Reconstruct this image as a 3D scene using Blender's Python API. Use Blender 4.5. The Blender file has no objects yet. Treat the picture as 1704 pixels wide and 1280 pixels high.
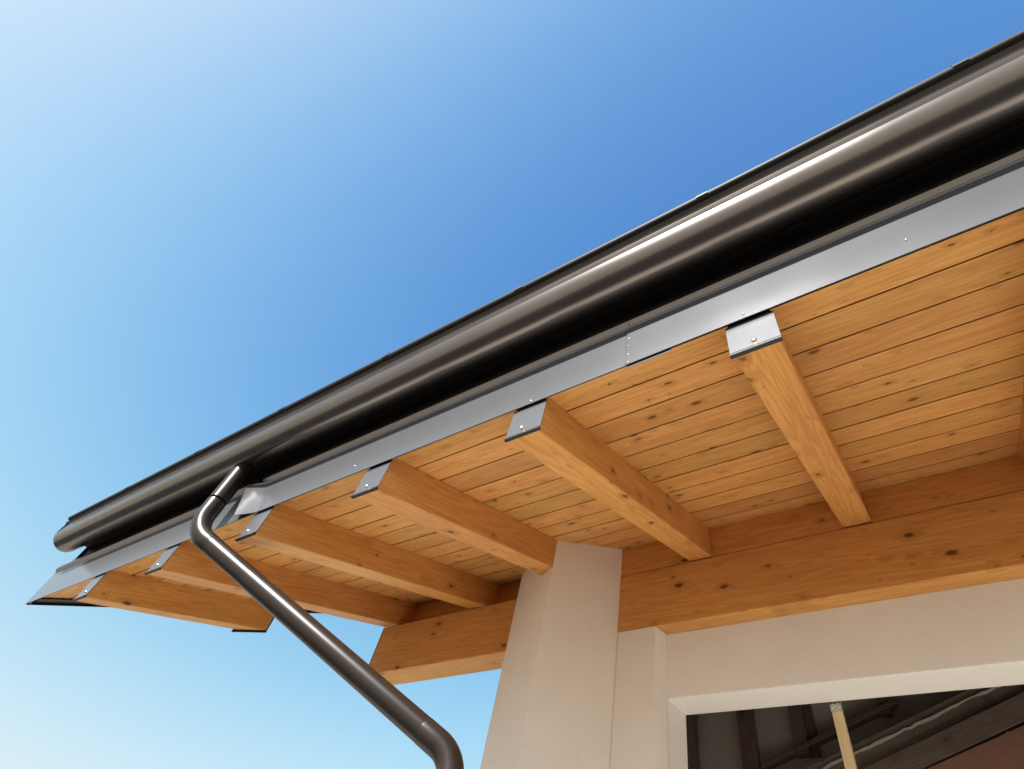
import bpy, bmesh, math, random
from mathutils import Matrix, Vector

# ------------------------------------------------------------------ camera, sky, sun
scene = bpy.context.scene
random.seed(7)
CAM = Vector((3.7115, -1.0856, -1.9086))
RIGHT = Vector((0.82064, 0.53644, 0.19693))
UP = Vector((0.34578, -0.74052, 0.57625))
FWD = Vector((-0.45496, 0.40480, 0.79319))
cam_data = bpy.data.cameras.new('camera')
cam_data.sensor_fit = 'HORIZONTAL'
cam_data.sensor_width = 36.0
cam_data.lens = 36.0 * 969.56 / 1704.0
cam_data.clip_start = 0.05
cam_data.clip_end = 2000.0
cam = bpy.data.objects.new('camera', cam_data)
scene.collection.objects.link(cam)
mw = Matrix((RIGHT, UP, -FWD)).transposed().to_4x4()
mw.translation = CAM
cam.matrix_world = mw
scene.camera = cam

SUN_DIR = Vector((-0.05, -0.780, 0.624)).normalized()      # from the place towards the sun
SUN_EL = math.asin(SUN_DIR.z)
SUN_AZ = math.atan2(SUN_DIR.x, SUN_DIR.y)
world = bpy.data.worlds.new('World')
scene.world = world
world.use_nodes = True
wn = world.node_tree
sky = wn.nodes.new('ShaderNodeTexSky')
sky.sky_type = 'NISHITA'
sky.sun_disc = False
sky.sun_elevation = SUN_EL
sky.sun_rotation = SUN_AZ
sky.altitude = 200.0
sky.air_density = 1.5
sky.dust_density = 2.5
sky.ozone_density = 3.0
# one film-like tone curve over the whole sky, as the photograph was developed: y = x / (1 + x)


def sky_vec(op, a, b):
    n = wn.nodes.new('ShaderNodeVectorMath')
    n.operation = op
    for sock, x in zip(n.inputs, (a, b)):
        if isinstance(x, tuple):
            sock.default_value = x
        else:
            wn.links.new(x, sock)
    return n.outputs[0]


curve = wn.nodes.new('ShaderNodeGamma')
curve.inputs['Gamma'].default_value = 2.6
wn.links.new(sky_vec('MULTIPLY', sky.outputs['Color'], (0.465, 0.470, 0.455)), curve.inputs['Color'])
toned = sky_vec('DIVIDE', curve.outputs[0], sky_vec('ADD', curve.outputs[0], (1.0, 1.0, 1.0)))
wn.links.new(sky_vec('MULTIPLY', toned, (3.12, 3.02, 3.16)), wn.nodes['Background'].inputs['Color'])
wn.nodes['Background'].inputs['Strength'].default_value = 0.15

sun_data = bpy.data.lights.new('sun', 'SUN')
sun_data.energy = 5.0
sun_data.angle = math.radians(0.53)
sun_data.color = (1.0, 0.965, 0.915)
sun = bpy.data.objects.new('sun', sun_data)
scene.collection.objects.link(sun)
sun.rotation_euler = SUN_DIR.to_track_quat('Z', 'Y').to_euler()

scene.view_settings.view_transform = 'Standard'
scene.view_settings.look = 'None'
scene.view_settings.exposure = 1.22
scene.view_settings.gamma = 1.0
scene.view_settings.use_curve_mapping = False
scene.render.engine = 'CYCLES'
scene.cycles.max_bounces = 10
scene.cycles.diffuse_bounces = 6
scene.cycles.glossy_bounces = 5
scene.cycles.use_denoising = True
scene.cycles.blur_glossy = 2.0
scene.cycles.sample_clamp_indirect = 4.0

# ------------------------------------------------------------------ helpers
COL = scene.collection
TH = 0.41195                       # roof pitch
T = math.tan(TH)
CT = math.cos(TH)
GROUND_Z = -3.9


def tag(o, label=None, cat=None, group=None, kind=None):
    if label:
        o['label'] = label
    if cat:
        o['category'] = cat
    if group:
        o['group'] = group
    if kind:
        o['kind'] = kind
    return o


def empty(name, loc=(0, 0, 0)):
    o = bpy.data.objects.new(name, None)
    o.empty_display_size = 0.1
    o.location = loc
    COL.objects.link(o)
    return o


def mesh_obj(name, verts, faces, mat, parent=None, origin=(0, 0, 0), rot=None, smooth=None):
    """verts are in world space when rot is None (origin is subtracted); otherwise local."""
    me = bpy.data.meshes.new(name)
    o3 = Vector(origin)
    vv = [Vector(v) - o3 for v in verts] if rot is None else [Vector(v) for v in verts]
    me.from_pydata([tuple(v) for v in vv], [], faces)
    bm = bmesh.new()
    bm.from_mesh(me)
    bmesh.ops.recalc_face_normals(bm, faces=bm.faces)
    bm.to_mesh(me)
    bm.free()
    if smooth is not None:
        me.shade_smooth()
        me.set_sharp_from_angle(angle=math.radians(smooth))
    me.materials.append(mat)
    o = bpy.data.objects.new(name, me)
    COL.objects.link(o)
    place(o, origin, rot, parent)
    return o


def place(o, origin, rot=None, parent=None):
    m = Matrix.Translation(Vector(origin))
    if rot is not None:
        m = m @ rot.to_4x4()
    if parent is not None:
        o.parent = parent
        # chain of parents has pure transforms: express as local
        pm = world_of(parent)
        o.matrix_basis = pm.inverted() @ m
    else:
        o.matrix_basis = m


def world_of(o):
    m = o.matrix_basis.copy()
    while o.parent:
        o = o.parent
        m = o.matrix_basis @ m
    return m


def prism(profile, a, b, axis='x'):
    """closed 2D profile extruded between a and b. axis x: profile=(y,z); z: (x,y); y: (x,z)"""
    n = len(profile)
    def p(u, v, s):
        return {'x': (s, u, v), 'z': (u, v, s), 'y': (u, s, v)}[axis]
    verts = [p(u, v, a) for u, v in profile] + [p(u, v, b) for u, v in profile]
    faces = [tuple(range(n)), tuple(range(2 * n - 1, n - 1, -1))]
    for i in range(n):
        j = (i + 1) % n
        faces.append((i, j, n + j, n + i))
    return verts, faces


def box(x0, x1, y0, y1, z0, z1, ch=0.0, axis='x'):
    """box with the four long edges chamfered"""
    if axis == 'x':
        u0, u1, v0, v1, a, b = y0, y1, z0, z1, x0, x1
    elif axis == 'y':
        u0, u1, v0, v1, a, b = x0, x1, z0, z1, y0, y1
    else:
        u0, u1, v0, v1, a, b = x0, x1, y0, y1, z0, z1
    if ch <= 0:
        pr = [(u0, v0), (u1, v0), (u1, v1), (u0, v1)]
    else:
        c = ch
        pr = [(u0 + c, v0), (u1 - c, v0), (u1, v0 + c), (u1, v1 - c),
              (u1 - c, v1), (u0 + c, v1), (u0, v1 - c), (u0, v0 + c)]
    return prism(pr, a, b, axis)


def offset_profile(pts, th):
    """thin sheet: closed polygon around an open polyline"""
    out = []
    n = len(pts)
    for i in range(n):
        a = Vector(pts[max(i - 1, 0)])
        b = Vector(pts[min(i + 1, n - 1)])
        d = (b - a).normalized()
        out.append((pts[i][0] - d.y * th, pts[i][1] + d.x * th))
    return list(pts) + out[::-1]


def arc(cx, cy, r, a0, a1, n):
    return [(cx + r * math.cos(math.radians(a0 + (a1 - a0) * i / n)),
             cy + r * math.sin(math.radians(a0 + (a1 - a0) * i / n))) for i in range(n + 1)]


def tube(path, r, seg=28, cap=True):
    """sweep a circle along a path of Vectors; r may be a list"""
    n = len(path)
    rs = r if isinstance(r, (list, tuple)) else [r] * n
    verts, faces = [], []
    d0 = (path[1] - path[0]).normalized()
    ref = Vector((1, 0, 0)) if abs(d0.x) < 0.8 else Vector((0, 1, 0))
    u = (ref - d0 * ref.dot(d0)).normalized()
    for i in range(n):
        d = (path[min(i + 1, n - 1)] - path[max(i - 1, 0)]).normalized()
        u = (u - d * u.dot(d)).normalized()
        v = d.cross(u)
        for k in range(seg):
            a = 2 * math.pi * k / seg
            verts.append(path[i] + (u * math.cos(a) + v * math.sin(a)) * rs[i])
    for i in range(n - 1):
        for k in range(seg):
            k2 = (k + 1) % seg
            faces.append((i * seg + k, i * seg + k2, (i + 1) * seg + k2, (i + 1) * seg + k))
    if cap:
        faces.append(tuple(range(seg)))
        faces.append(tuple(range((n - 1) * seg, n * seg)))
    return verts, faces


def join(*vf):
    V, F = [], []
    for v, f in vf:
        o = len(V)
        V += list(v)
        F += [tuple(i + o for i in ff) for ff in f]
    return V, F


# ------------------------------------------------------------------ materials
def new_mat(name):
    m = bpy.data.materials.new(name)
    m.use_nodes = True
    nt = m.node_tree
    return m, nt, nt.nodes['Principled BSDF']


def N(nt, typ, **kw):
    n = nt.nodes.new(typ)
    for k, v in kw.items():
        setattr(n, k, v)
    return n


def math_node(nt, op, a, b=None, clamp=False):
    n = N(nt, 'ShaderNodeMath', operation=op, use_clamp=clamp)
    for i, x in enumerate((a, b)):
        if x is None:
            continue
        if isinstance(x, (int, float)):
            n.inputs[i].default_value = x
        else:
            nt.links.new(x, n.inputs[i])
    return n.outputs[0]


def mix_col(nt, fac, a, b, mode='MIX'):
    n = N(nt, 'ShaderNodeMix', data_type='RGBA', blend_type=mode)
    for sock, x in ((n.inputs[0], fac), (n.inputs[6], a), (n.inputs[7], b)):
        if isinstance(x, (int, float)):
            sock.default_value = x
        elif isinstance(x, tuple):
            sock.default_value = x if len(x) == 4 else (*x, 1)
        else:
            nt.links.new(x, sock)
    return n.outputs[2]


def ramp(nt, fac, stops):
    n = N(nt, 'ShaderNodeValToRGB')
    el = n.color_ramp.elements
    while len(el) > len(stops):
        el.remove(el[-1])
    while len(el) < len(stops):
        el.new(0.5)
    for e, (p, c) in zip(el, stops):
        e.position = p
        e.color = (*c, 1) if len(c) == 3 else c
    nt.links.new(fac, n.inputs[0])
    return n.outputs[0]


def smooth_mask(nt, val, lo, hi):
    n = N(nt, 'ShaderNodeMapRange', interpolation_type='SMOOTHSTEP')
    for i, x in ((0, val), (1, lo), (2, hi)):
        if isinstance(x, (int, float)):
            n.inputs[i].default_value = x
        else:
            nt.links.new(x, n.inputs[i])
    n.inputs[3].default_value = 1.0
    n.inputs[4].default_value = 0.0
    return n.outputs[0]


def wood(name, axis, light, dark, knot=(0.10, 0.035, 0.012), knots=1.0, rough=0.48, vary=0.10, kscale=1.0):
    m, nt, bs = new_mat(name)
    tc = N(nt, 'ShaderNodeTexCoord')
    oi = N(nt, 'ShaderNodeObjectInfo')
    sep = N(nt, 'ShaderNodeSeparateXYZ')
    nt.links.new(tc.outputs['Object'], sep.inputs[0])
    order = {'x': (0, 1, 2), 'y': (1, 0, 2), 'z': (2, 0, 1)}[axis]
    Lc, A, B = (sep.outputs[i] for i in order)
    rnd = math_node(nt, 'MULTIPLY', oi.outputs['Random'], 37.0)
    Lr = math_node(nt, 'ADD', Lc, rnd)
    Ar = math_node(nt, 'ADD', A, math_node(nt, 'MULTIPLY', oi.outputs['Random'], 11.0))
    # --- knots (ellipsoids strung through the timber)
    kc = N(nt, 'ShaderNodeCombineXYZ')
    nt.links.new(math_node(nt, 'MULTIPLY', Lr, 6.5 * kscale), kc.inputs[0])
    nt.links.new(math_node(nt, 'MULTIPLY', Ar, 11.0 * kscale), kc.inputs[1])
    nt.links.new(math_node(nt, 'MULTIPLY', B, 11.0 * kscale), kc.inputs[2])
    vo = N(nt, 'ShaderNodeTexVoronoi', feature='F1', voronoi_dimensions='3D')
    vo.inputs['Scale'].default_value = 1.0
    vo.inputs['Randomness'].default_value = 1.0
    # wobble the knot outline
    wob = N(nt, 'ShaderNodeTexNoise')
    wob.inputs['Scale'].default_value = 3.0
    wob.inputs['Detail'].default_value = 2.0
    nt.links.new(kc.outputs[0], wob.inputs['Vector'])
    wadd = N(nt, 'ShaderNodeVectorMath', operation='MULTIPLY_ADD')
    nt.links.new(wob.outputs['Color'], wadd.inputs[0])
    wadd.inputs[1].default_value = (0.25, 0.12, 0.12)
    nt.links.new(kc.outputs[0], wadd.inputs[2])
    nt.links.new(wadd.outputs[0], vo.inputs['Vector'])
    csep = N(nt, 'ShaderNodeSeparateColor')
    nt.links.new(vo.outputs['Color'], csep.inputs[0])
    size = math_node(nt, 'POWER', csep.outputs[0], 3.0)
    rad = math_node(nt, 'MULTIPLY_ADD', size, 0.20 * knots)
    nt.nodes[-1].inputs[2].default_value = 0.02
    core = smooth_mask(nt, vo.outputs['Distance'], math_node(nt, 'MULTIPLY', rad, 0.45), math_node(nt, 'MULTIPLY', rad, 1.1))
    halo = smooth_mask(nt, vo.outputs['Distance'], math_node(nt, 'MULTIPLY', rad, 0.7), math_node(nt, 'MULTIPLY', rad, 3.2))
    # --- grain: year rings as stretched bands, bent round the knots
    gl = N(nt, 'ShaderNodeCombineXYZ')
    nt.links.new(math_node(nt, 'MULTIPLY', Lr, 0.55), gl.inputs[0])
    nt.links.new(math_node(nt, 'MULTIPLY', Ar, 9.0), gl.inputs[1])
    nt.links.new(math_node(nt, 'MULTIPLY', B, 9.0), gl.inputs[2])
    warp = N(nt, 'ShaderNodeTexNoise')
    warp.inputs['Scale'].default_value = 1.3
    warp.inputs['Detail'].default_value = 3.0
    nt.links.new(gl.outputs[0], warp.inputs['Vector'])
    phase = math_node(nt, 'ADD', math_node(nt, 'MULTIPLY', warp.outputs['Fac'], 70.0),
                      math_node(nt, 'MULTIPLY', halo, 5.0))
    rings = math_node(nt, 'MULTIPLY_ADD', math_node(nt, 'SINE', phase), 0.5)
    nt.nodes[-1].inputs[2].default_value = 0.5
    fine = N(nt, 'ShaderNodeTexNoise')
    fine.inputs['Scale'].default_value = 1.0
    fine.inputs['Detail'].default_value = 6.0
    fine.inputs['Roughness'].default_value = 0.65
    fl = N(nt, 'ShaderNodeCombineXYZ')
    nt.links.new(math_node(nt, 'MULTIPLY', Lr, 3.0), fl.inputs[0])
    nt.links.new(math_node(nt, 'MULTIPLY', Ar, 90.0), fl.inputs[1])
    nt.links.new(math_node(nt, 'MULTIPLY', B, 90.0), fl.inputs[2])
    nt.links.new(fl.outputs[0], fine.inputs['Vector'])
    broad = N(nt, 'ShaderNodeTexNoise')
    broad.inputs['Scale'].default_value = 1.0
    broad.inputs['Detail'].default_value = 2.0
    bl = N(nt, 'ShaderNodeCombineXYZ')
    nt.links.new(math_node(nt, 'MULTIPLY', Lr, 1.2), bl.inputs[0])
    nt.links.new(math_node(nt, 'MULTIPLY', Ar, 6.0), bl.inputs[1])
    nt.links.new(math_node(nt, 'MULTIPLY', B, 6.0), bl.inputs[2])
    nt.links.new(bl.outputs[0], broad.inputs['Vector'])
    g = math_node(nt, 'MULTIPLY', rings, 0.22)
    g = math_node(nt, 'ADD', g, math_node(nt, 'MULTIPLY', fine.outputs['Fac'], 0.45))
    g = math_node(nt, 'ADD', g, math_node(nt, 'MULTIPLY', broad.outputs['Fac'], 0.45))
    g = math_node(nt, 'SUBTRACT', g, 0.12, clamp=True)
    col = ramp(nt, g, [(0.26, light), (0.74, dark)])
    # board to board variation
    hsv = N(nt, 'ShaderNodeHueSaturation')
    nt.links.new(col, hsv.inputs['Color'])
    r2 = math_node(nt, 'FRACT', math_node(nt, 'MULTIPLY', oi.outputs['Random'], 17.31))
    val = math_node(nt, 'MULTIPLY_ADD', oi.outputs['Random'], vary * 2)
    nt.nodes[-1].inputs[2].default_value = 1.0 - vary
    nt.links.new(val, hsv.inputs['Value'])
    hue = math_node(nt, 'MULTIPLY_ADD', r2, 0.007)
    nt.nodes[-1].inputs[2].default_value = 0.4965
    nt.links.new(hue, hsv.inputs['Hue'])
    c2 = mix_col(nt, math_node(nt, 'MULTIPLY', halo, 0.32), hsv.outputs[0],
                 tuple(0.55 * d for d in dark))
    c3 = mix_col(nt, math_node(nt, 'MULTIPLY', core, 0.9), c2, knot)
    nt.links.new(c3, bs.inputs['Base Color'])
    rr = math_node(nt, 'MULTIPLY_ADD', fine.outputs['Fac'], 0.18)
    nt.nodes[-1].inputs[2].default_value = rough - 0.09
    nt.links.new(rr, bs.inputs['Roughness'])
    bs.inputs['Specular IOR Level'].default_value = 0.35
    bmp = N(nt, 'ShaderNodeBump')
    bmp.inputs['Strength'].default_value = 0.25
    bmp.inputs['Distance'].default_value = 0.002
    hgt = math_node(nt, 'SUBTRACT', math_node(nt, 'ADD', fine.outputs['Fac'], math_node(nt, 'MULTIPLY', rings, 0.4)), core)
    nt.links.new(hgt, bmp.inputs['Height'])
    nt.links.new(bmp.outputs[0], bs.inputs['Normal'])
    return m


def metal_paint(name, base, rough, metallic=0.0, spec=0.5, noise=0.04, bump=0.06, coat=0.0, ior=1.5):
    m, nt, bs = new_mat(name)
    bs.inputs['IOR'].default_value = ior
    tc = N(nt, 'ShaderNodeTexCoord')
    no = N(nt, 'ShaderNodeTexNoise')
    no.inputs['Scale'].default_value = 4.0
    no.inputs['Detail'].default_value = 1.0
    nt.links.new(tc.outputs['Object'], no.inputs['Vector'])
    c = mix_col(nt, no.outputs['Fac'], tuple(b * (1 - noise * 2) for b in base), tuple(b * (1 + noise * 2) for b in base))
    nt.links.new(c, bs.inputs['Base Color'])
    rr = math_node(nt, 'MULTIPLY_ADD', no.outputs['Fac'], 0.04)
    nt.nodes[-1].inputs[2].default_value = rough - 0.02
    nt.links.new(rr, bs.inputs['Roughness'])
    bs.inputs['Metallic'].default_value = metallic
    bs.inputs['Specular IOR Level'].default_value = spec
    bs.inputs['Coat Weight'].default_value = coat
    bs.inputs['Coat Roughness'].default_value = 0.12
    # slight oil-canning of thin sheet
    lo = N(nt, 'ShaderNodeTexNoise')
    lo.inputs['Scale'].default_value = 2.2
    lo.inputs['Detail'].default_value = 1.0
    nt.links.new(tc.outputs['Object'], lo.inputs['Vector'])
    if bump > 0:
        bmp = N(nt, 'ShaderNodeBump')
        bmp.inputs['Strength'].default_value = bump
        bmp.inputs['Distance'].default_value = 0.05
        nt.links.new(lo.outputs['Fac'], bmp.inputs['Height'])
        nt.links.new(bmp.outputs[0], bs.inputs['Normal'])
    return m


def rough_mat(name, c1, c2, scale, rough=0.9, bump=0.3, dist=0.003, scale2=None, detail=8.0):
    m, nt, bs = new_mat(name)
    tc = N(nt, 'ShaderNodeTexCoord')
    no = N(nt, 'ShaderNodeTexNoise')
    no.inputs['Scale'].default_value = scale
    no.inputs['Detail'].default_value = detail
    no.inputs['Roughness'].default_value = 0.6
    nt.links.new(tc.outputs['Object'], no.inputs['Vector'])
    lo = N(nt, 'ShaderNodeTexNoise')
    lo.inputs['Scale'].default_value = scale2 or scale * 0.04
    lo.inputs['Detail'].default_value = 4.0
    nt.links.new(tc.outputs['Object'], lo.inputs['Vector'])
    f = math_node(nt, 'ADD', math_node(nt, 'MULTIPLY', no.outputs['Fac'], 0.5), math_node(nt, 'MULTIPLY', lo.outputs['Fac'], 0.5))
    col = ramp(nt, f, [(0.3, c1), (0.7, c2)])
    nt.links.new(col, bs.inputs['Base Color'])
    bs.inputs['Roughness'].default_value = rough
    bs.inputs['Specular IOR Level'].default_value = 0.25
    bmp = N(nt, 'ShaderNodeBump')
    bmp.inputs['Strength'].default_value = bump
    bmp.inputs['Distance'].default_value = dist
    nt.links.new(no.outputs['Fac'], bmp.inputs['Height'])
    nt.links.new(bmp.outputs[0], bs.inputs['Normal'])
    return m


W_LIGHT = (0.665, 0.350, 0.112)
W_DARK = (0.455, 0.190, 0.047)
M_BOARD = wood('honey_pine_board', 'x', W_LIGHT, W_DARK, kscale=1.55, vary=0.12, knots=1.3)
M_RAFT = wood('honey_glulam_rafter', 'y', (0.66, 0.325, 0.092), (0.46, 0.182, 0.041), kscale=1.1, vary=0.09, knots=1.2)
M_BEAM = wood('honey_glulam_beam', 'x', (0.73, 0.375, 0.108), (0.53, 0.222, 0.052), kscale=1.1, vary=0.05, knots=1.2)
M_BATTEN = wood('raw_pale_batten', 'z', (0.72, 0.56, 0.34), (0.60, 0.42, 0.22), knots=0.5)
M_DARKWOOD = wood('dark_brown_timber', 'z', (0.17, 0.12, 0.095), (0.10, 0.068, 0.052), knot=(0.03, 0.02, 0.015))
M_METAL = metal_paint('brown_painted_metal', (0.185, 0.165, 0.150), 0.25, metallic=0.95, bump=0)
M_PIPE = metal_paint('brown_painted_pipe', (0.017, 0.0120, 0.0095), 0.31, ior=1.42, bump=0)
M_FASCIA = metal_paint('brown_painted_flashing', (0.132, 0.136, 0.145), 0.23, metallic=0.45, bump=0, noise=0)
M_PLATE = metal_paint('brown_painted_plate', (0.132, 0.136, 0.144), 0.23, metallic=0.45, bump=0, noise=0)
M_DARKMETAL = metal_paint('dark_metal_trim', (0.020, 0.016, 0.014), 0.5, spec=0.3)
M_BEAD = metal_paint('bead_dark_reflection', (0.012, 0.010, 0.009), 0.55, ior=1.35, bump=0)  # black stands in for the dark ground mirrored in the bead
M_ZINC = metal_paint('zinc_steel', (0.45, 0.46, 0.40), 0.35, metallic=1.0, noise=0.2)
M_COPPER = metal_paint('copper_screw', (0.85, 0.55, 0.38), 0.28, metallic=1.0)
M_RIVET = metal_paint('bare_aluminium_rivet', (0.8, 0.8, 0.8), 0.3, metallic=1.0)
M_STUCCO = rough_mat('cream_stucco', (0.840, 0.812, 0.745), (0.905, 0.885, 0.830), 110.0, bump=0.5, dist=0.0035, scale2=3.2)
M_BOUNCE = rough_mat('pale_bounce', (0.50, 0.465, 0.405), (0.60, 0.56, 0.495), 12.0, bump=0.5, dist=0.02)
M_LAWN = rough_mat('dry_pale_earth', (0.225, 0.200, 0.160), (0.300, 0.270, 0.220), 14.0, bump=0.5, dist=0.02)
M_REFLECT = rough_mat('dark_reflection', (0.026, 0.024, 0.022), (0.042, 0.039, 0.036), 40.0, bump=0.4, dist=0.01)
M_ROOF = rough_mat('dark_roof_sheet', (0.03, 0.027, 0.025), (0.045, 0.04, 0.037), 30.0, rough=0.6)
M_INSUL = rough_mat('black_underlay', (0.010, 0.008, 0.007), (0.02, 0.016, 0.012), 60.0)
M_INTER = rough_mat('dim_grey_plaster', (0.34, 0.30, 0.27), (0.46, 0.42, 0.38), 25.0, scale2=2.2)
M_PLANK = wood('grey_brown_plank', 'x', (0.27, 0.215, 0.17), (0.17, 0.13, 0.10), knot=(0.06, 0.04, 0.03))
M_FOAM = rough_mat('pale_mortar_seam', (0.36, 0.34, 0.31), (0.50, 0.475, 0.44), 60.0)
M_BRICK = rough_mat('terracotta_block', (0.33, 0.17, 0.12), (0.46, 0.25, 0.18), 30.0)

# ------------------------------------------------------------------ ground
gv = [(-600, -600, GROUND_Z), (600, -600, GROUND_Z), (600, 600, GROUND_Z), (-600, 600, GROUND_Z)]
tag(mesh_obj('ground', gv, [(0, 1, 2, 3)], M_LAWN), kind='structure')
V = [(-80, -6.5, GROUND_Z + 0.006), (80, -6.5, GROUND_Z + 0.006), (80, -0.16, GROUND_Z + 0.006), (-80, -0.16, GROUND_Z + 0.006)]
tag(mesh_obj('reflection_strip', V, [(0, 1, 2, 3)], M_REFLECT), kind='structure')  # unseen dark strip added to darken the gutter's lower reflection
v, f = box(-4.5, 11.0, -0.15, 1.6, GROUND_Z - 0.1, GROUND_Z + 0.06)
tag(mesh_obj('bounce_strip', v, f, M_BOUNCE, origin=(3, 0, GROUND_Z)), kind='structure')  # unseen pale strip added to bounce light up onto the soffit

# ------------------------------------------------------------------ stucco wall with its angled column
YB = 1.8155                        # front plane of the timber beam
Z_BT, Z_BB = 0.5695, 0.163         # beam top, bottom
wall = empty('house_wall', (2.3, 1.95, GROUND_Z))
tag(wall, 'cream stucco house wall with window opening and angled corner column', 'wall')


def vprism(name, plan, z0, ztop, mat, parent, bevel=0.0, sharp=30):
    """upright prism over a plan polygon; ztop may be a function of (x, y)"""
    n = len(plan)
    V = [(x, y, z0) for x, y in plan] + [(x, y, ztop(x, y) if callable(ztop) else ztop) for x, y in plan]
    F = [tuple(range(n)), tuple(range(n, 2 * n))] + [(i, (i + 1) % n, n + (i + 1) % n, n + i) for i in range(n)]
    o = mesh_obj(name, V, F, mat, parent, origin=(plan[0][0], plan[0][1], z0))
    if bevel:
        bm = bmesh.new()
        bm.from_mesh(o.data)
        ed = [e for e in bm.edges if abs(e.verts[0].co.z - e.verts[1].co.z) > 0.05]
        bmesh.ops.bevel(bm, geom=ed, offset=bevel, segments=3, affect='EDGES', profile=0.5)
        bm.to_mesh(o.data)
        bm.free()
        o.data.shade_smooth()
        o.data.set_sharp_from_angle(angle=math.radians(sharp))
    return o


vprism('column', [(1.845, 1.385), (2.102, 1.815), (2.102, 2.09), (1.262, 2.09), (1.262, 1.815)],
       GROUND_Z, lambda x, y: y * T + 0.010, M_STUCCO, wall, bevel=0.012, sharp=60)
vprism('pilaster', [(2.1025, 1.8150), (2.349, 1.8150), (2.3765, 1.9115), (2.1025, 1.9115)],
       GROUND_Z, Z_BB - 0.001, M_STUCCO, wall, bevel=0.006, sharp=60)
vprism('window_jamb', [(2.1025, 1.912), (2.3765, 1.912), (2.4045, 2.0830), (2.1025, 2.0830)],
       GROUND_Z, -0.2195, M_STUCCO, wall)
# lintel with softly rounded lower edge
lp = [(1.912, Z_BB - 0.001)] + [(1.912 + 0.008 - 0.008 * math.cos(a), -0.219 + 0.008 - 0.008 * math.sin(a))
                               for a in [i * math.pi / 8 for i in range(5)]] + [(2.085, -0.219), (2.085, Z_BB - 0.001)]
v, f = prism(lp, 2.1027, 6.6)
mesh_obj('lintel', v, f, M_STUCCO, wall, origin=(2.4, 1.95, 0), smooth=50)
v, f = box(2.406, 6.1, 1.914, 2.083, GROUND_Z, -2.45)
mesh_obj('window_parapet', v, f, M_STUCCO, wall, origin=(3, 2, -3))
v, f = box(6.1, 6.598, 1.914, 2.083, GROUND_Z, -0.2192)
mesh_obj('window_jamb', v, f, M_STUCCO, wall, origin=(6.3, 2, -3))
v, f = box(1.27, 1.45, 2.0905, 5.0, GROUND_Z, 0.9)
mesh_obj('side_wall', v, f, M_STUCCO, wall, origin=(1.3, 3, -3))

# ------------------------------------------------------------------ room seen through the window opening
room = empty('room_back_wall', (3.5, 3.66, -2.5))
tag(room, 'dim plastered back wall with dark upright posts inside the window opening', 'wall')
v, f = box(1.451, 6.6, 3.66, 3.80, GROUND_Z, 1.55)
mesh_obj('plaster', v, f, M_INTER, room, origin=(3, 3.7, -2))
for (x0, x1, z0) in ((1.77, 1.853, -1.5), (2.189, 2.310, -1.5), (2.580, 2.672, 0.245), (3.186, 3.250, 0.478)):
    v, f = box(x0, x1, 3.60, 3.659, z0, 1.5, 0.004, 'z')
    mesh_obj('post', v, f, M_DARKWOOD, room, origin=((x0 + x1) / 2, 3.63, z0))
v, f = box(2.672, 2.735, 3.635, 3.659, 0.245, 1.5, 0.003, 'z')
mesh_obj('post', v, f, M_DARKWOOD, room, origin=(2.70, 3.63, 0.3))
SL = math.atan(0.385)


def sloped_plank(name, x0, z0, x1, hgt, y0, y1, mat, parent):
    """plank in the wall plane rising to the right; (x0, z0) is its lower left corner"""
    ln = (x1 - x0) / math.cos(SL)
    v, f = box(0, ln, y0 - 3.6, y1 - 3.6, 0, hgt, 0.003)
    return mesh_obj(name, v, f, mat, parent, origin=(x0, 3.6, z0), rot=Matrix.Rotation(-SL, 3, 'Y'))


sloped_plank('rail', 2.34, 0.165, 3.30, 0.032, 3.585, 3.655, M_DARKWOOD, room)
stair = empty('sloped_timber_stringer', (3.4, 3.58, 0.1))
tag(stair, 'grey brown planks rising to the right inside the window opening', 'planks')
sloped_plank('plank', 2.10, -0.262, 5.4, 0.158, 3.50, 3.58, M_PLANK, stair)
sloped_plank('plank', 2.10, -0.408, 5.4, 0.132, 3.46, 3.58, M_PLANK, stair)
# mortar seam lying on the upper plank
rng = random.Random(3)
seam_v, seam_f = [], []
ns = 46
for i in range(ns + 1):
    s = i / ns
    x = 2.62 + s * 1.75
    zc = 0.224 + (x - 2.955) * 0.378 + rng.uniform(-0.006, 0.006)
    w = 0.011 * (0.45 + abs(math.sin(s * 17.0)) * 0.8 + rng.uniform(0, 0.5))
    if 0.60 < s < 0.66:
        w *= 0.25
    for dy, dz in ((0.0, -w), (-0.012, 0.0), (0.0, w)):
        seam_v.append((x, 3.497 + dy, zc + dz - 0.043))
for i in range(ns):
    for k in range(2):
        a = i * 3 + k
        seam_f.append((a, a + 1, a + 4, a + 3))
    a = i * 3
    seam_f.append((a + 2, a, a + 3, a + 5))
o = mesh_obj('mortar_seam', seam_v, seam_f, M_FOAM, origin=(3.4, 3.5, 0.35), smooth=60)
tag(o, 'uneven pale mortar seam running up the sloped planks', 'seam')
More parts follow.
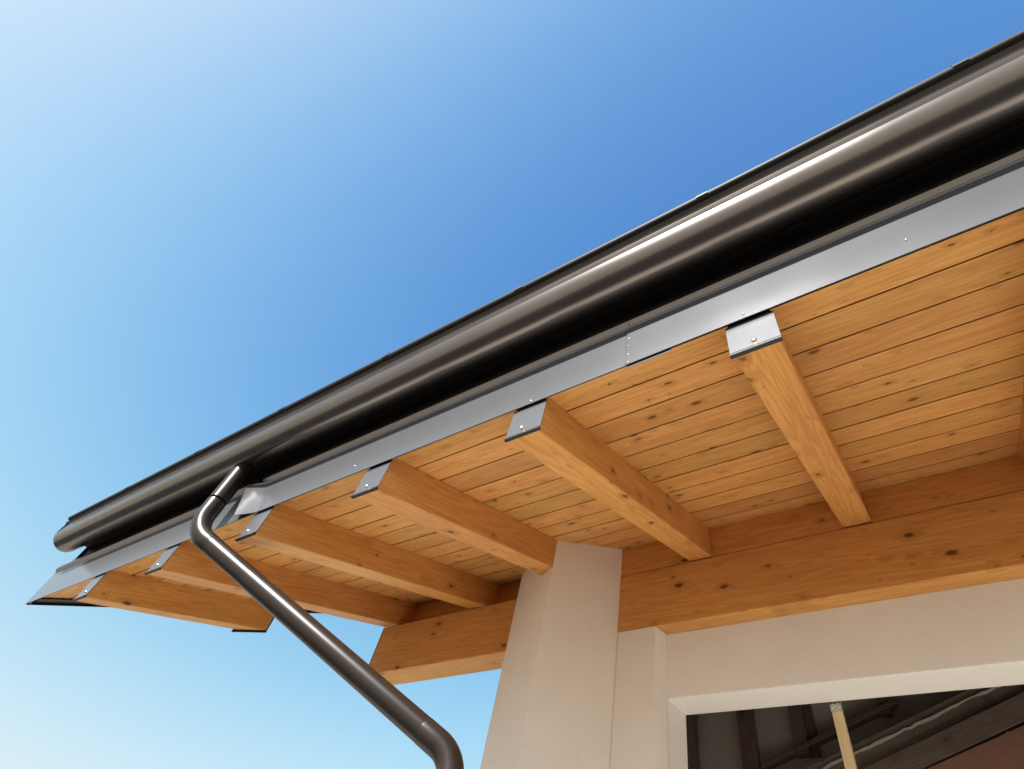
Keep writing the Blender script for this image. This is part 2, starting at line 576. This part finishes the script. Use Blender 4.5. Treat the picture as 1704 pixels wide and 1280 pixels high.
# terracotta blocks below the planks
bw = empty('terracotta_block_wall', (4.0, 3.5, -1.0))
tag(bw, 'reddish terracotta block wall below the sloped planks', 'wall')
me_cache = {}
for r in range(8):
    zc = -1.46 + r * 0.245
    off = 0.125 if r % 2 else 0.0
    for c in range(11):
        x0 = 2.95 + c * 0.25 + off
        # keep only blocks that stay under the slope
        if zc + 0.24 > 0.075 + (x0 + 0.10 - 3.494) * 0.40:
            continue
        if 'b' not in me_cache:
            v, f = box(-0.1215, 0.1215, -0.05, 0.05, 0, 0.237, 0.006)
            ob = mesh_obj('block', v, f, M_BRICK, bw, origin=(x0, 3.50, zc), rot=Matrix.Identity(3))
            me_cache['b'] = ob.data
        else:
            ob = bpy.data.objects.new('block', me_cache['b'])
            COL.objects.link(ob)
            place(ob, (x0, 3.50, zc), None, bw)
v, f = box(2.8, 6.0, 3.47, 3.54, GROUND_Z, -1.47)
mesh_obj('footing', v, f, M_INTER, bw, origin=(4, 3.5, -2))
# cut sloped top course
V = [(3.05, 3.452, -0.10), (6.0, 3.452, -0.10), (6.0, 3.452, 1.04), (3.05, 3.452, -0.055)]
V += [(x, 3.54, z) for x, y, z in V]
mesh_obj('cut_course', V, [(0, 1, 2, 3), (4, 5, 6, 7), (0, 1, 5, 4), (1, 2, 6, 5), (2, 3, 7, 6), (3, 0, 4, 7)], M_BRICK, bw, origin=(4, 3.5, 0))
v, f = box(1.45, 6.6, 2.085, 3.66, -2.6, -2.5)
tag(mesh_obj('room_floor', v, f, M_INTER, origin=(3, 3, -2.55)), kind='structure')
v, f = box(6.45, 6.6, 2.086, 3.659, -2.5, 1.4)
tag(mesh_obj('room_side_wall', v, f, M_INTER, origin=(6.5, 3, -2)), 'plain grey side wall of the dim room', 'wall')

# batten hanging in the opening
bat = empty('wooden_batten', (3.167, 2.112, -2.45))
tag(bat, 'pale raw wooden batten standing upright in the window opening', 'batten')
v, f = box(3.1432, 3.1908, 2.100, 2.126, -2.45, -0.12, 0.002, 'z')
mesh_obj('strip', v, f, M_BATTEN, bat, origin=(3.167, 2.112, -1.3))
v, f = box(3.1425, 3.1915, 2.0966, 2.0996, -0.2585, -0.150)
br = mesh_obj('bracket', v, f, M_ZINC, bat, origin=(3.167, 2.098, -0.2))
for (sx, sz) in ((3.155, -0.226), (3.178, -0.222), (3.153, -0.245), (3.181, -0.243), (3.167, -0.235)):
    v, f = tube([Vector((sx, 2.0967, sz)), Vector((sx, 2.0945, sz)), Vector((sx, 2.0935, sz))], [0.0036, 0.0034, 0.0015], 10)
    mesh_obj('screw', v, f, M_RIVET, br, origin=(sx, 2.096, sz), smooth=40)

# ------------------------------------------------------------------ soffit boards
PITCH = 0.1695                      # board width measured level
soffit = empty('board_soffit', (2.0, 0.9, 0.39))
tag(soffit, 'honey coloured tongue and groove board soffit under the eave', 'soffit')
VERGE_K = 0.90


def verge_x(y, inset=0.0):
    return -2.07 + VERGE_K * y + inset


RX = [-0.9196, -0.0088, 0.8936, 1.7779, 2.6473, 3.5447, 4.4363]
RW, RH = 0.1457, 0.20
rotS = Matrix.Rotation(TH, 3, 'X')
rng = random.Random(11)
row = 0
y0 = 0.010
while y0 < 3.30:
    y1 = 0.145 + PITCH * row
    xr = 6.3 if y0 < YB + 0.15 else 1.44
    xl0, xl1 = verge_x(y0, 0.10), verge_x(y1, 0.10)
    cuts = [x for x in RX[1:]]
    # staggered butt joints hidden above the rafters
    joints = [x for i, x in enumerate(cuts) if (i + row * 2) % 3 == 0 and xl1 + 0.5 < x < xr - 0.5]
    xs = [None] + joints + [xr]
    for a, b in zip(xs[:-1], xs[1:]):
        s0, s1 = y0 / CT, y1 / CT
        x_or = (a if a is not None else xl1) + 0.3
        sc = (s0 + s1) / 2
        g = 0.0031
        prof = [(s0 + g, 0.0), (s1 - g - 0.002, 0.0), (s1 - g, 0.0025), (s1 - g, 0.022), (s0 + g + 0.013, 0.022)]
        V = []
        for s, z in prof:
            xa = a + 0.0008 if a is not None else verge_x(s * CT, 0.10)
            V.append((xa - x_or, s - sc, z))
        for s, z in prof:
            V.append((b - 0.0008 - x_or, s - sc, z))
        n = len(prof)
        F = [tuple(range(n)), tuple(range(2 * n - 1, n - 1, -1))] + [(i, (i + 1) % n, n + (i + 1) % n, n + i) for i in range(n)]
        mesh_obj('board', V, F, M_BOARD, soffit, origin=(x_or, sc * CT, sc * math.sin(TH) + rng.uniform(0, 0.0015)), rot=rotS)
    y0 = y1
    row += 1

# ------------------------------------------------------------------ roof above
roof = empty('roof_covering', (2.0, 0.0, 0.5))
tag(roof, 'dark standing seam roof covering above the gutter', 'roof')


def roof_slab(name, za, zb, ya, yb_, inset, mat):
    V = []
    for y in (ya, yb_):
        for xx in (verge_x(y, inset), 7.0):
            for dz in (za, zb):
                V.append((xx, y, y * T + dz))
    F = [(0, 1, 3, 2), (4, 6, 7, 5), (0, 4, 5, 1), (2, 3, 7, 6), (0, 2, 6, 4), (1, 5, 7, 3)]
    return mesh_obj(name, V, F, mat, roof, origin=(2, 0, 0.5))


roof_slab('insulation', 0.026, 0.558, 0.012, 3.9, 0.16, M_INSUL)
roof_slab('roof_sheet', 0.560, 0.588, -0.06, 3.92, 0.30, M_ROOF)
for i in range(14):                   # standing seams
    x = -1.2 + i * 0.6
    V = []
    ymax = min(3.9, (x + 1.72) / VERGE_K)
    for y in (-0.058, ymax):
        for dx in (-0.006, 0.006):
            for dz in (0.5885, 0.616):
                V.append((x + dx, y, y * T + dz))
    F = [(0, 1, 3, 2), (4, 6, 7, 5), (0, 4, 5, 1), (2, 3, 7, 6), (0, 2, 6, 4), (1, 5, 7, 3)]
    mesh_obj('standing_seam', V, F, M_ROOF, roof, origin=(x, 0, 0.5))
V = []
for (y, dz) in ((3.9, 0.026), (3.9, 0.588), (8.5, -1.98), (8.5, -1.42)):
    for xx in (1.3, 7.0):
        V.append((xx, y + 0.021, 3.9 * T + dz))
mesh_obj('back_slope', V, [(0, 1, 3, 2), (4, 6, 7, 5), (0, 4, 5, 1), (2, 3, 7, 6), (0, 2, 6, 4), (1, 5, 7, 3)], M_ROOF, roof, origin=(3, 5, 1))

# verge trim along the slanting roof edge
verge = empty('verge_flashing', (-1.6, 0.5, 0.2))
tag(verge, 'dark metal flashing along the slanting roof edge at far left', 'flashing')


def verge_strip(name, i0, i1, z0, z1, ya, yb_):
    V = []
    for y in (ya, yb_):
        for ii in (i0, i1):
            for dz in (z0, z1):
                V.append((verge_x(y, ii), y, y * T + dz))
    F = [(0, 1, 3, 2), (4, 6, 7, 5), (0, 4, 5, 1), (2, 3, 7, 6), (0, 2, 6, 4), (1, 5, 7, 3)]
    return mesh_obj(name, V, F, M_DARKMETAL, verge, origin=(verge_x(0.5), 0.5, 0.2))


verge_strip('underside_strip', 0.0, 0.155, -0.014, -0.002, 0.012, 3.3)
verge_strip('outer_strip', -0.004, 0.004, -0.034, 0.40, 0.012, 3.3)

# ------------------------------------------------------------------ rafters
HV = RH / CT
far_y = [None, 2.30, 3.10, 1.62, 2.05, 2.05, 2.05]
raf_labels = [
    'short rafter at far left, cut off at the slanting roof edge',
    'second rafter from the left, passing behind the diagonal downpipe',
    'third rafter from the left, its end plate beside the fascia fold',
    'fourth rafter from the left, running into the stucco column',
    'fifth rafter from the left, nearest one to the right of the stucco column',
    'sixth rafter from the left, with the largest metal end plate in view',
    'rafter at the right picture edge, only a sliver in view',
]
screw_x = [0.025, -0.006, -0.022, -0.010, -0.012, 0.001, 0.0]
CH = 0.004
for i, x in enumerate(RX):
    root = empty('roof_rafter', (x, 0, 0))
    tag(root, 'honey coloured ' + raf_labels[i], 'rafter', 'rafters under the eave')
    # body in rotated local frame: y along slope, z normal to it; soffit face at z = 0
    pr = [(-RW / 2, -0.0005), (-RW / 2, -RH + CH), (-RW / 2 + CH, -RH), (RW / 2 - CH, -RH), (RW / 2, -RH + CH), (RW / 2, -0.0005)]
    V = []
    for px, pz in pr:                    # eave end: plumb cut at world y = 0
        s = (0.0 + pz * math.sin(TH)) / CT
        V.append((px, s, pz))
    for px, pz in pr:
        if i == 0:                       # plumb cut along the slanting verge
            yy = 1.275 + (px - RW / 2) / VERGE_K
        else:
            yy = far_y[i]
        s = (yy + pz * math.sin(TH)) / CT
        V.append((px, s, pz))
    n = len(pr)
    F = [tuple(range(n)), tuple(range(2 * n - 1, n - 1, -1))] + [(k, (k + 1) % n, n + (k + 1) % n, n + k) for k in range(n)]
    mesh_obj('timber', V, F, M_RAFT, root, origin=(x, 0, 0), rot=rotS)
    # metal end plate: folded sheet with a kicked drip hem
    hb = -HV
    prof = [(0.0, -0.030), (-0.004, -0.033), (-0.0045, -0.050), (-0.0058, hb + 0.020), (-0.0085, hb + 0.010), (-0.012, hb + 0.003)]
    sh = offset_profile(prof, 0.0015)
    v, f = prism([(a, b) for a, b in sh], x - 0.081, x + 0.081)
    pl = mesh_obj('end_plate', v, f, M_PLATE, root, origin=(x, 0, -0.12))
    v, f = box(x - 0.0815, x + 0.0815, -0.0135, 0.002, hb - 0.0035, hb + 0.0035)
    mesh_obj('drip_hem', v, f, M_DARKMETAL, pl, origin=(x, -0.01, hb))
    v, f = box(x - 0.071, x + 0.071, -0.0035, -0.0005, -0.029, 0.05)
    mesh_obj('closure_strip', v, f, M_DARKMETAL, root, origin=(x, 0, 0))
    sx, sz = x + screw_x[i], -0.172
    v, f = tube([Vector((sx, -0.005, sz)), Vector((sx, -0.0085, sz)), Vector((sx, -0.0112, sz)), Vector((sx, -0.0122, sz))],
                [0.0092, 0.0090, 0.0062, 0.0025], 16)
    mesh_obj('screw', v, f, M_COPPER, pl, origin=(sx, -0.008, sz), smooth=35)
    if i == 0:                           # metal cap on the slanting end cut
        V = []
        for dxy in (0.003, 0.010):
            for px, yy in ((-RW / 2 - 0.018, 1.275 - (RW + 0.018) / VERGE_K), (RW / 2 + 0.003, 1.275 + 0.003 / VERGE_K)):
                for z in (yy * T - HV - 0.016, yy * T - 0.02):
                    V.append((x + px - dxy * 0.7, yy + dxy, z))
        mesh_obj('end_cap', V, [(0, 1, 3, 2), (4, 6, 7, 5), (0, 4, 5, 1), (2, 3, 7, 6), (0, 2, 6, 4), (1, 5, 7, 3)], M_DARKMETAL, root, origin=(x, 1.2, 0.4))

# ------------------------------------------------------------------ beam on the wall
beam = empty('wall_beam', (1.5, 1.9, Z_BB))
tag(beam, 'long honey coloured beam carrying the rafters over wall and column', 'beam')
v, f = box(-0.077, 6.6, YB, 2.0, Z_BB, Z_BT, 0.004)
mesh_obj('timber', v, f, M_BEAM, beam, origin=(1.0, 1.9, 0.36))
v, f = box(-0.081, -0.0775, YB - 0.002, 2.002, Z_BB - 0.002, Z_BT + 0.001)
mesh_obj('end_cap', v, f, M_DARKMETAL, beam, origin=(-0.08, 1.9, 0.36))
edges = [(RX[k] + RW / 2 + 0.0015, RX[k + 1] - RW / 2 - 0.0015) for k in (3, 4, 5)] + [(RX[6] + RW / 2 + 0.0015, 6.3)]
for (xa, xb) in edges:
    V = []
    for xx in (xa, xb):
        for (yy, zz) in ((YB + 0.003, Z_BT + 0.003), (YB + 0.06, Z_BT + 0.003), (YB + 0.06, (YB + 0.06) * T - 0.001), (YB + 0.003, (YB + 0.003) * T - 0.001)):
            V.append((xx, yy, zz))
    mesh_obj('blocking', V, [(0, 1, 2, 3), (4, 5, 6, 7), (0, 1, 5, 4), (1, 2, 6, 5), (2, 3, 7, 6), (3, 0, 4, 7)], M_BEAM, beam,
             origin=((xa + xb) / 2, YB, 0.68))
for (xa, xb) in ((RX[1] + RW / 2 + 0.0015, RX[2] - RW / 2 - 0.0015), (RX[2] + RW / 2 + 0.0015, 1.26)):
    V = []
    for xx in (xa, xb):
        for (yy, zz) in ((1.965, Z_BT + 0.003), (1.998, Z_BT + 0.003), (1.998, 1.998 * T - 0.002), (1.965, 1.965 * T - 0.002)):
            V.append((xx, yy, zz))
    mesh_obj('blocking', V, [(0, 1, 2, 3), (4, 5, 6, 7), (0, 1, 5, 4), (1, 2, 6, 5), (2, 3, 7, 6), (3, 0, 4, 7)], M_BEAM, beam,
             origin=((xa + xb) / 2, 1.98, 0.68))
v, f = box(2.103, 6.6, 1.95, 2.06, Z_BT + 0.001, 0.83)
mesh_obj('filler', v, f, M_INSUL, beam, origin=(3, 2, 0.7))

# ------------------------------------------------------------------ fascia flashing
fascia = empty('eave_fascia', (1.6, -0.03, 0.1))
tag(fascia, 'long folded brown metal fascia strip below the gutter', 'fascia')
FY = -0.014
DZ = 0.029


def fascia_prof(dy=0.0):
    p = [(FY + 0.005, -0.062), (FY + 0.0025, -0.0672), (FY, -0.0655), (FY, -0.0640), (FY, -0.03), (FY, 0.08), (FY, 0.185)]
    p += [(FY - 0.014 + 0.014 * math.cos(math.radians(a)), 0.200 + 0.018 * math.sin(math.radians(a))) for a in (0, 12, 24, 36, 50)]
    return [(a + dy, b + DZ) for a, b in p]


def fascia_sheet(xa, xb, dy, nx=30):
    prof = fascia_prof(dy)
    V, F = [], []
    m = len(prof)
    xs = [xa, xa + 0.0012] + [xa + (xb - xa) * k / nx for k in range(1, nx)] + [xb - 0.0012, xb]
    nx += 2
    for x in xs:
        for (y, z) in prof:
            V.append((x, y, z))
    for k in range(nx):
        for q in range(m - 1):
            F.append((k * m + q, k * m + q + 1, (k + 1) * m + q + 1, (k + 1) * m + q))
    return V, F, m


def add_sheet(V, F):
    o = mesh_obj('sheet', V, F, M_FASCIA, fascia, origin=(sum(v[0] for v in V) / len(V), FY, 0.1))
    o.data.shade_smooth()
    o.data.set_sharp_from_angle(angle=math.radians(20))
    md = o.modifiers.new('thickness', 'SOLIDIFY')
    md.thickness = 0.0012
    md.offset = 1
    return o


V, F, m = fascia_sheet(-2.07, 0.86, 0.0)
add_sheet(V, F)
# middle sheet: its left end flares out beside the downpipe along a slanting crease
V, F, m = fascia_sheet(0.60, 3.1025, -0.0030, 120)
V2 = []
for (x, y, z) in V:
    xc = 0.815 - 0.42 * z
    xe = 0.685 - 0.45 * (z + 0.06)
    if x < 1.0:
        x = xe + (x - 0.60) * (1.0 - xe) / 0.40
    d = xc - x
    dd = 0.5 * (d + math.sqrt(d * d + 0.00012))       # softened crease
    V2.append((x, y - 0.22 * dd, z))
add_sheet(V2, F)
V, F, m = fascia_sheet(3.085, 6.3, -0.0062)
add_sheet(V, F)
# folded top lip of the sheets, its down-facing shade put into darker metal
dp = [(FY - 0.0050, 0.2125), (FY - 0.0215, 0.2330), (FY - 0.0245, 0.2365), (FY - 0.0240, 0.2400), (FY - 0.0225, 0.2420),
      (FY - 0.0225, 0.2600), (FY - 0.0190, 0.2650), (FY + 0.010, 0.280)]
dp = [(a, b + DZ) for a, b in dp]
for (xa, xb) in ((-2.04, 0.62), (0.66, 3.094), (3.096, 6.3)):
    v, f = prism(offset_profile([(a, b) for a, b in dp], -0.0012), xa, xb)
    mesh_obj('shaded_lip', v, f, M_METAL, fascia, origin=((xa + xb) / 2, FY, 0.24))
v, f = box(3.09, 3.265, FY + 0.0015, FY + 0.003, -0.079 + DZ, -0.02 + DZ)
mesh_obj('lift_gap_shade', v, f, M_DARKMETAL, fascia, origin=(3.17, FY, -0.05))  # dark strip painting the shadow gap where the sheet lifts
# end return at the far left tip
V = [(-2.071, FY, -0.037), (-2.071, FY, 0.285), (-2.071, 0.012, 0.30), (-2.071, 0.012, -0.03),
     (-2.073, FY, -0.037), (-2.073, FY, 0.285), (-2.073, 0.012, 0.30), (-2.073, 0.012, -0.03)]
mesh_obj('end_return', V, [(0, 1, 2, 3), (4, 5, 6, 7), (0, 1, 5, 4), (1, 2, 6, 5), (2, 3, 7, 6), (3, 0, 4, 7)], M_METAL, fascia, origin=(-2.07, 0, 0.1))
riv = [(3.5358, -0.0415, -0.0065), (2.6559, -0.050, -0.0035), (1.5839, 0.001, -0.0035), (4.05, 0.012, -0.0065), (4.45, -0.040, -0.0065)]
riv += [(3.097, 0.119, -0.0065), (3.098, 0.0606, -0.0065), (3.097, -0.001, -0.0065), (3.099, -0.0560, -0.0065)]
for (rx, rz, dy) in riv:
    rz += DZ
    yb0 = FY + dy
    r0 = 0.0042 if rx > 3.2 or rx < 3.0 else 0.0036
    v, f = tube([Vector((rx, yb0, rz)), Vector((rx, yb0 - 0.0025, rz)), Vector((rx, yb0 - 0.0038, rz))], [r0, r0 * 0.85, r0 * 0.35], 10)
    mesh_obj('rivet', v, f, M_RIVET, fascia, origin=(rx, yb0, rz), smooth=50)

# ------------------------------------------------------------------ gutter
gutter = empty('rain_gutter', (1.6, -0.12, 0.365))
tag(gutter, 'long half round dark brown metal gutter along the eave', 'gutter')
GY, GZ, GR = -0.160, 0.4376, 0.102
XL, XR = -1.90, 6.3
prof = [(GY + GR, GZ + 0.085)] + arc(GY, GZ, GR, 0, -168, 56)
fx, fz = prof[-1]                       # creased front upstand carrying the bead
prof += [(fx - 0.0004, fz + 0.0030), (fx + 0.0002, fz + 0.0065), (fx + 0.0115, fz + 0.0960), (fx + 0.0105, fz + 0.1000), (fx + 0.0070, fz + 0.1030), (fx - 0.0100, fz + 0.1120)]
sh = offset_profile(prof, 0.0016)
v, f = prism(sh, XL, XR)
mesh_obj('trough', v, f, M_METAL, gutter, origin=(0, GY, GZ), smooth=28)
BC = (-0.2720, 0.5515)
v, f = prism(arc(BC[0], BC[1], 0.0195, 0, 345, 23), XL + 0.05, XR)
mesh_obj('front_bead', v, f, M_BEAD, gutter, origin=(0, BC[0], BC[1]), smooth=40)
# domed end cap with a rolled rim
capv, capf = [], []
rings = [(1.012, 0.012), (1.012, -0.004), (0.985, -0.010), (0.90, -0.012), (0.4, -0.013)]
na = 40
for (rr, dx) in rings:
    for k in range(na + 1):
        a = math.radians(-180 * k / na)
        capv.append((XL + dx, GY + GR * rr * math.cos(a), GZ + GR * rr * math.sin(a)))
    capv.append((XL + dx, GY - GR * rr + 0.002, GZ + 0.085))
    capv.append((XL + dx, GY + GR * rr, GZ + 0.085))
mm = na + 3
for k in range(len(rings) - 1):
    for q in range(mm - 1):
        capf.append((k * mm + q, k * mm + q + 1, (k + 1) * mm + q + 1, (k + 1) * mm + q))
capf.append(tuple(range((len(rings) - 1) * mm, len(rings) * mm)))
mesh_obj('end_cap', capv, capf, M_METAL, gutter, origin=(XL, GY, GZ), smooth=40)
# brackets: strap over the bead at every rafter, and a stay at the far left end
for x in RX + [5.32]:
    xb = x - 0.01
    pa = arc(BC[0], BC[1], 0.0200, 20, 205, 16)
    v, f = prism(offset_profile(pa, -0.0018), xb - 0.0235, xb + 0.0235)
    mesh_obj('bracket_clip', v, f, M_DARKMETAL, gutter, origin=(xb, BC[0], BC[1]), smooth=40)
V, F = box(XL + 0.03, XL + 0.055, -0.020, 0.010, 0.24, 0.56)
mesh_obj('bracket_stay', V, F, M_DARKMETAL, gutter, origin=(XL + 0.04, 0, 0.4))
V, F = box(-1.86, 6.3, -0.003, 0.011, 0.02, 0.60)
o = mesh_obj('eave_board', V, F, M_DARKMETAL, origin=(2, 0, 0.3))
tag(o, 'added dark filler in the shadow between gutter and fascia', 'board')
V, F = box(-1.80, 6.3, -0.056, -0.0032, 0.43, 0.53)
mesh_obj('batten', V, F, M_DARKMETAL, o, origin=(2, -0.03, 0.48))  # added dark filler blocking the bright gap behind the gutter

# ------------------------------------------------------------------ downpipe
pipe = empty('downpipe', (0.496, -0.12, -0.147))
tag(pipe, 'dark brown round downpipe bending diagonally from gutter towards the column', 'downpipe')
PR = 0.0555
P0 = Vector((0.496, -0.120, 0.40))
K1 = Vector((0.496, -0.120, -0.147))
K2 = Vector((1.9399, 0.85, -0.9628))
P3 = Vector((1.9399, 0.85, GROUND_Z))


def bend(a, k, b, radius, n=22):
    """fillet between a-k-b; returns points from tangent to tangent"""
    d1 = (a - k).normalized()
    d2 = (b - k).normalized()
    ang = d1.angle(d2)
    tl = radius / math.tan(ang / 2)
    t1, t2 = k + d1 * tl, k + d2 * tl
    bis = (d1 + d2).normalized()
    cen = k + bis * (radius / math.sin(ang / 2))
    v1, v2 = t1 - cen, t2 - cen
    tot = v1.angle(v2)
    ax = v1.cross(v2).normalized()
    return [cen + Matrix.Rotation(tot * i / n, 3, ax) @ v1 for i in range(n + 1)]


oc = [Vector((0.496, -0.12, z)) for z in (0.352, 0.346, 0.330, 0.324, 0.323)]
v, f = tube(oc, [PR + 0.006, PR + 0.003, PR + 0.0005, PR + 0.0005, PR - 0.003], 40)
mesh_obj('outlet_collar', v, f, M_PIPE, pipe, origin=oc[0], smooth=50)
b1 = bend(P0, K1, K2, 0.19)
b2 = bend(K1, K2, P3, 0.14)
dd = (K2 - K1).normalized()
v, f = tube([P0, Vector((0.496, -0.12, 0.2)), b1[0] + Vector((0, 0, 0.10))], PR - 0.002, 40)
mesh_obj('outlet_pipe', v, f, M_PIPE, pipe, origin=P0, smooth=50)
v, f = tube([b1[0] + Vector((0, 0, 0.085)), b1[0] + Vector((0, 0, 0.08))] + b1 + [b1[-1] + dd * 0.05, b1[-1] + dd * 0.055],
            [PR - 0.0019] + [PR - 0.0012] * (len(b1) + 1) + [PR - 0.0012, PR - 0.0022], 40)
mesh_obj('elbow', v, f, M_PIPE, pipe, origin=K1, smooth=50)
v, f = tube([b1[-1] + dd * 0.03, b1[-1] + dd * 0.42], PR - 0.0025, 40)
mesh_obj('diagonal_pipe', v, f, M_PIPE, pipe, origin=K1, smooth=50)
v, f = tube([b1[-1] + dd * 0.40, b1[-1] + dd * 0.41, b2[0] - dd * 0.05, b2[0] - dd * 0.03], [PR - 0.0015, PR - 0.0008, PR - 0.0008, PR - 0.001], 40)
mesh_obj('diagonal_pipe', v, f, M_PIPE, pipe, origin=K2, smooth=50)
v, f = tube([b2[0] - dd * 0.085, b2[0] - dd * 0.08] + b2 + [b2[-1] + Vector((0, 0, -0.06))], [PR - 0.0006, PR + 0.0002] + [PR + 0.0002] * (len(b2) + 1), 40)
mesh_obj('elbow', v, f, M_PIPE, pipe, origin=K2, smooth=50)
v, f = tube([b2[-1] + Vector((0, 0, -0.03)), P3], PR - 0.0005, 40)
mesh_obj('lower_pipe', v, f, M_PIPE, pipe, origin=P3, smooth=50)
